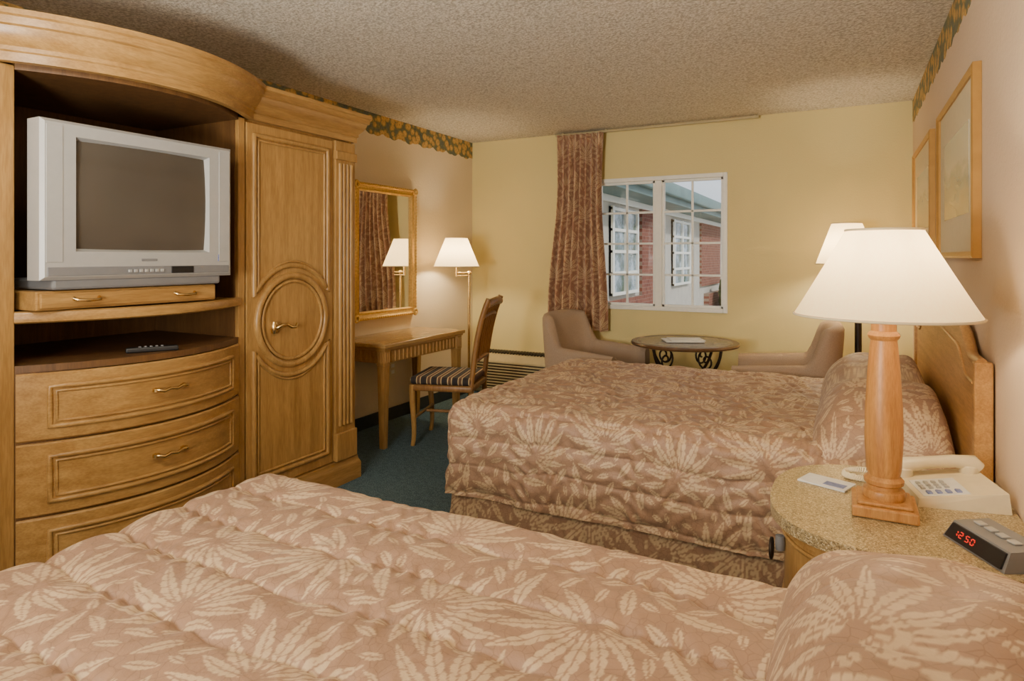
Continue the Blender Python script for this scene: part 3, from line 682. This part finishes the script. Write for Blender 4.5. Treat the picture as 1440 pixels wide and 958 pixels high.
# ---------------------------------------------------------------- beds
def headboard(par,y0,y1):
    xa,xb=XR-.045,XR-.012; n=40
    prof=[]
    for i in range(n+1):
        t=i/n; y=y0+(y1-y0)*t; e=min(t,1-t)*(y1-y0)
        if e<.16: z=.975
        elif e<.36: z=.975+.085*sstep((e-.16)/.2)
        else: z=1.06+.02*math.sin((e-.36)/((y1-y0)/2-.36)*math.pi/2)
        prof.append((y,z))
    v=[];f=[]
    for x in (xa,xb):
        for y,z in prof: v.append((x,y,z))
        for y,z in prof: v.append((x,y,.25))
    m_=n+1
    for i in range(n):
        f+=[(i,i+1,m_+i+1,m_+i),(2*m_+i,2*m_+i+1,3*m_+i+1,3*m_+i),(i,i+1,2*m_+i+1,2*m_+i)]
    f+=[(0,m_,3*m_,2*m_),(n,m_+n,3*m_+n,2*m_+n)]
    mesh('headboard',v,f,M['woodhb'],par)
    tube('headboard_cap',[(xa+.012,y,z+.004) for y,z in prof],.017,M['woodhb'],par,False,10)
    tube('headboard_bead',[(xa-.001,y0+.06+(y-y0)*(1-.12/(y1-y0)),z-.07) for y,z in prof],.007,M['woodhb'],par,False,8)
    for k,yy in enumerate((y0,y1)):
        box(f'post_{k}',xa-.012,xb+.006,yy-.022,yy+.022,0,.985,M['woodhb'],par,.006)
b2=G('bed',(-.7,3.53,0))
comforter('comforter',-1.80,.345,2.72,4.33,.13,.572,.07,.0052,b2,M['quilt'],.1,.2,.135,.020,3,.006)
box('bed_base',-1.74,.34,2.78,4.27,.0,.5,M['matb'],b2,.01)
comforter('bed_skirt',-1.795,.34,2.725,4.325,.006,.40,.05,.008,b2,M['quilt'],.3,.05,.4,.002,5,.0)
pillow('pillow_cover',-.14,.352,2.72,4.34,.50,.60,.20,.006,b2,M['quilt'],.2,.1)
headboard(b2,2.50,4.56)
b1=G('bed',(-.7,.76,0))
comforter('comforter',-1.78,.345,-.08,1.575,.13,.568,.07,.004,b1,M['quilt'],.37,.0,.185,.027,1,.002)
box('bed_base',-1.72,.34,-.02,1.51,.0,.5,M['matb'],b1,.01)
comforter('bed_skirt',-1.775,.34,-.075,1.57,.006,.40,.05,.012,b1,M['quilt'],.3,.05,.4,.002,5,.0)
pillow('pillow_cover',-.14,.352,-.06,1.665,.48,.60,.17,.0042,b1,M['quilt'],.1,.3)
headboard(b1,-.12,1.64)

# ---------------------------------------------------------------- nightstand
ns=G('nightstand',(.1,2.07,0))
def dshape(y0,y1,xf,xb,n=44,e=.62):
    yc,h=(y0+y1)/2,(y1-y0)/2; p=[]
    xs=xb-.18
    for i in range(n+1):
        a=-math.pi/2+math.pi*i/n; p.append((xs-(xs-xf)*abs(math.cos(a))**e,yc+h*math.copysign(abs(math.sin(a))**.8,math.sin(a))))
    return p+[(xb,y1),(xb,y0)]
prism('granite_top',dshape(1.73,2.445,-.205,XR-.004),.588,.62,M['granite'],ns,50)
prism('top_apron',dshape(1.75,2.425,-.185,XR-.006),.565,.588,M['wood'],ns,50)
prism('body',dshape(1.765,2.41,-.168,XR-.008),.05,.565,M['wood'],ns,50)
prism('plinth',dshape(1.755,2.42,-.178,XR-.007),.0,.06,M['wood'],ns,50)
P=dshape(1.762,2.413,-.171,XR-.01)[6:39]
for i,z in enumerate((.54,.33,.31,.10)): tube(f'drawer_bead_{i}',[(x,y,z) for x,y in P],.006,M['wood'],ns)
for i,z in enumerate((.485,.24)):
    lathe(f'ring_plate_{i}',[(.001,-.022),(.012,-.02),(.014,0),(.012,.02),(.001,.022)],(-.172,1.97,z+.02),M['silver2'],ns,20)
    torus(f'ring_pull_{i}',(-.195,1.97,z),.026,.005,M['iron'],ns,'x',24)

# telephone
ph=G('telephone',(.25,2.25,.6205),math.radians(12),True)
hexa('phone_body',[(-.105,-.12,0),(.12,-.12,0),(.12,.12,0),(-.105,.12,0)],[(-.10,-.115,.022),(.115,-.115,.055),(.115,.115,.055),(-.10,.115,.022)],M['creamp'],ph)
def pz(x): return .022+(x+.10)*.033/.215
hexa('faceplate',[(-.085,-.10,pz(-.085)-.004),(.03,-.10,pz(.03)-.004),(.03,.03,pz(.03)-.004),(-.085,.03,pz(-.085)-.004)],[(-.085,-.10,pz(-.085)+.002),(.03,-.10,pz(.03)+.002),(.03,.03,pz(.03)+.002),(-.085,.03,pz(-.085)+.002)],M['paper'],ph)
for i in range(4):
    for j in range(3):
        x=-.07+i*.02; y=-.045+j*.022; box(f'key_{i}_{j}',x-.006,x+.006,y-.007,y+.007,pz(x),pz(x)+.007,M['silver'],ph,.002)
for i in range(4): box(f'dial_key_{i}',-.072+i*.024,-.058+i*.024,-.092,-.07,pz(-.06+i*.024),pz(-.06+i*.024)+.006,M['bluepaper'],ph,.002)
hs=[(-.10,.08,.042),(-.085,.08,.056),(-.03,.08,.068),(.05,.08,.080),(.10,.08,.078),(.115,.08,.064)]
tube('handset',hs,[.02,.024,.019,.019,.024,.02],M['creamp'],ph,False,14)
lathe('handset_ear',[(.022,0),(.026,.008),(.026,.03),(.02,.036)],(-.085,.08,.018),M['creamp'],ph,24); lathe('handset_mouth',[(.022,0),(.026,.008),(.026,.03),(.02,.036)],(.09,.08,.04),M['creamp'],ph,24)
cp=[]
for i in range(300):
    t=i/299
    base=Vector((-.10,.07,.03))*(1-t)**3+Vector((-.28,.19,.012))*3*t*(1-t)**2+Vector((-.32,.02,.012))*3*t*t*(1-t)+Vector((-.10,.05,.012))*t**3
    cp.append(base+Vector((.004*math.cos(i*1.1),.004*math.sin(i*1.1),.0072*math.sin(i*1.1+1))))
tube('coil_cord',cp,.003,M['creamp'],ph,False,5)
pp=G('notepad',(-.06,2.20,.6202),math.radians(70),True)
box('pad',-.045,.045,-.07,.07,.0005,.006,M['paper'],pp,.001); box('print',-.03,.005,-.06,.0,.006,.0066,M['bluepaper'],pp,0)
# clock radio
ck=G('clock_radio',(.305,1.865,.6205),math.radians(28),True)
hexa('radio_body',[(-.055,-.10,0),(.06,-.10,0),(.06,.10,0),(-.055,.10,0)],[(-.032,-.09,.042),(.055,-.09,.046),(.055,.09,.046),(-.032,.09,.042)],M['silver2'],ck)
hexa('display',[(-.0575,-.09,.006),(-.05,-.09,.006),(-.05,.09,.006),(-.0575,.09,.006)],[(-.039,-.085,.038),(-.030,-.085,.038),(-.030,.085,.038),(-.039,.085,.038)],M['dark'],ck)
def seg(digit,yc):
    on={'1':'bc','2':'abged','0':'abcdef','5':'afgcd','8':'abcdefg'}[digit]
    def X(z): return -.0578+(z-.006)*(.0185/.032)-.0008
    w_=.005;h_=.006
    D={'a':(0,h_*2,1),'g':(0,h_,1),'d':(0,0,1),'f':(w_,h_*1.5,0),'b':(-w_,h_*1.5,0),'e':(w_,h_*.5,0),'c':(-w_,h_*.5,0)}
    for s_ in on:
        dy,dz,hz=D[s_]; z=.017+dz; y=yc+dy
        if hz: box('seg',X(z)-.001,X(z)+.001,y-.004,y+.004,z-.0008,z+.0008,M['led'],ck,0)
        else: box('seg',X(z)-.001,X(z)+.001,y-.0008,y+.0008,z-.0022,z+.0022,M['led'],ck,0)
for d,y in (('1',.06),('2',.043),('5',.022),('0',.005)): seg(d,y)
for i in range(4): box(f'snooze_{i}',.0,.02,-.06+i*.035,-.035+i*.035,.044,.049,M['silver'],ck,.002)

# ---------------------------------------------------------------- pictures
def picture(y0,y1,z0,z1):
    g=G('framed_picture',(XR,(y0+y1)/2,z0))
    x=XR-.001
    rect_frame('frame',x,-1,y0,y1,z0,z1,[(0,0),(0,.026),(.008,.03),(.018,.024),(.024,.02),(.024,0)],M['goldthin'],g)
    box('mat_board',x-.012,x,y0+.02,y1-.02,z0+.02,z1-.02,M['matb'],g,0)
    box('artwork',x-.014,x-.012,y0+.17,y1-.17,z0+.17,z1-.17,M['art'],g,0)
picture(2.72,3.74,1.315,2.0); picture(4.05,5.07,1.315,2.0)

# ---------------------------------------------------------------- armchairs (local: face +X)
def armchair(loc,rot):
    g=G('armchair',loc,rot,True); n=72
    W=.29; D=.27
    pts=[];hs=[]
    for i in range(n+1):
        s_=i/n*2-1
        if abs(s_)>.55:
            q=(abs(s_)-.55)/.45; x=-.10+q*.40; y=math.copysign(W,s_)
        else:
            a=s_/.55*math.pi/2; x=-.10-abs(math.cos(a))**.6*(D-.08); y=W*math.copysign(abs(math.sin(a))**.6,a)
        pts.append((x,y)); k=abs(s_)
        if k<.38: h=.88-.02*(k/.38)**2
        else: h=.62+.24*(1-sstep((k-.38)/.14))-.03*max(0,(k-.53)/.47)
        hs.append(h)
    prof=[(-.045,0),(-.045,.90),(-.035,.96),(-.015,.99),(.012,1),(.035,.985),(.05,.95),(.055,.88),(.05,0)]
    v=[];f=[];m_=len(prof)
    for i in range(n+1):
        p=Vector(pts[i]); a=Vector(pts[max(i-1,0)]); b_=Vector(pts[min(i+1,n)]); d=(b_-a).normalized(); nn=Vector((-d.y,d.x))
        if nn.dot(p-Vector((.1,0)))<0: nn=-nn
        for o,z in prof:
            lean=.09*max(0,(hs[i]-.55)/.3)*max(0,z-.4)
            v.append((p.x+nn.x*o-lean,p.y+nn.y*o*.9,.14+(hs[i]-.14)*z))
    for i in range(n):
        for k in range(m_-1): f.append((i*m_+k,i*m_+k+1,(i+1)*m_+k+1,(i+1)*m_+k))
        f.append((i*m_+m_-1,i*m_,(i+1)*m_,(i+1)*m_+m_-1))
    f.append(list(range(m_))); f.append([n*m_+k for k in range(m_)])
    autosm(mesh('back_and_arms',v,f,M['uph'],g),50)
    box('seat_base',-.24,.28,-.245,.245,.14,.32,M['uph'],g,.02,3)
    box('seat_cushion',-.22,.31,-.24,.24,.32,.45,M['uph'],g,.045,5)
    for i,(a,b_) in enumerate(((-.2,-.22),(-.2,.22),(.25,-.22),(.25,.22))): lathe(f'foot_{i}',[(.016,0),(.024,.14)],(a,b_,0),M['chairwood'],g,16)
armchair((-1.76,4.80,0),math.radians(-8)); armchair((-.42,4.80,0),math.radians(184))

# ---------------------------------------------------------------- round table
rt=G('round_table',(-1.09,4.86,0)); c=(-1.09,4.86)
lathe('table_rim',[(.001,.655),(.37,.655),(.39,.66),(.395,.672),(.39,.684),(.35,.686),(.345,.683)],(c[0],c[1],0),M['tablewood'],rt,64,False)
lathe('tile_inlay',[(.001,.6845),(.35,.6845)],(c[0],c[1],0),M['tile'],rt,64,False)
for i in range(4):
    a=math.pi/4+i*math.pi/2+.3; ca,sa=math.cos(a),math.sin(a)
    def W_(r,z): return (c[0]+r*ca,c[1]+r*sa,z)
    p=[W_(q.x,q.z) for q in bez((.33,0,.65),(.30,0,.40),(.02,0,.42),(.07,0,.25),16)+bez((.07,0,.25),(.12,0,.08),(.25,0,.10),(.29,0,.012),12)[1:]]
    tube(f'leg_{i}',p,.011,M['iron'],rt)
    sp=[W_(.20+.085*(1-k/30)*math.cos(k*.36+1.2),.56+.085*(1-k/30)*math.sin(k*.36+1.2)) for k in range(28)]; tube(f'scroll_{i}',sp,.007,M['iron'],rt)
    sp=[W_(.18+.06*(1-k/30)*math.cos(-k*.36+2.5),.2+.06*(1-k/30)*math.sin(-k*.36+2.5)) for k in range(28)]; tube(f'scroll_low_{i}',sp,.006,M['iron'],rt)
torus('leg_ring',(c[0],c[1],.27),.075,.008,M['iron'],rt,'z')
mg=G('magazine',(-1.10,4.84,.688),math.radians(25),True)
box('cover',-.14,.14,-.105,.105,.0005,.008,M['paper'],mg,.001); box('photo_print',-.10,.06,-.08,.08,.008,.0085,M['bluepaper'],mg,0)
box('second_issue',-.10,.15,-.09,.10,.0088,.014,M['paper'],mg,.001)

# ---------------------------------------------------------------- AC unit
ac=G('wall_air_conditioner',(-2.75,5.3,.06)); a0,a1=-3.12,-2.28
box('case',a0,a1,5.16,YF-.013,.06,.36,M['ac'],ac,.012)
hexa('sloped_top',[(a0+.005,5.163,.358),(a1-.005,5.163,.358),(a1-.005,YF-.014,.358),(a0+.005,YF-.014,.358)],[(a0+.01,5.22,.41),(a1-.01,5.22,.41),(a1-.01,YF-.014,.43),(a0+.01,YF-.014,.43)],M['ac'],ac)
box('grille_back',a0+.04,a1-.04,5.154,5.162,.10,.34,M['acd'],ac,0)
for i in range(9): box(f'louver_{i}',a0+.04,a1-.04,5.146,5.162,.107+i*.026,.119+i*.026,M['ac'],ac,.002)
for i in range(24):
    x=a0+.06+i*.031; box(f'vent_{i}',x,x+.014,5.24,YF-.03,.412,.431,M['acd'],ac,0)

# ---------------------------------------------------------------- world, sun, camera
w=bpy.data.worlds.new('World'); S.world=w; w.use_nodes=True; nt=w.node_tree; bg=nt.nodes['Background']
sk=nt.nodes.new('ShaderNodeTexSky'); sk.sky_type='HOSEK_WILKIE'; sk.turbidity=4; sk.sun_direction=(.6,-.3,.7)
mx=nt.nodes.new('ShaderNodeMix'); mx.data_type='RGBA'; mx.inputs[0].default_value=.5; mx.inputs[7].default_value=(.9,.95,1,1)
nt.links.new(sk.outputs[0],mx.inputs[6]); nt.links.new(mx.outputs[2],bg.inputs[0]); bg.inputs[1].default_value=1.9
sn=bpy.data.lights.new('sun','SUN'); sn.energy=2.4; sn.color=(1,.95,.86); sn.angle=.05
so=bpy.data.objects.new('sun',sn); S.collection.objects.link(so); so.rotation_euler=Vector((.8,-.35,.75)).to_track_quat('Z','Y').to_euler()
cam=bpy.data.cameras.new('camera'); co=bpy.data.objects.new('camera',cam); S.collection.objects.link(co)
cam.sensor_width=36; cam.lens=22.5; cam.shift_y=-118/1440; cam.clip_start=.05
co.location=(0,0,H); co.rotation_euler=(math.radians(90),0,math.atan(473/900)); S.camera=co
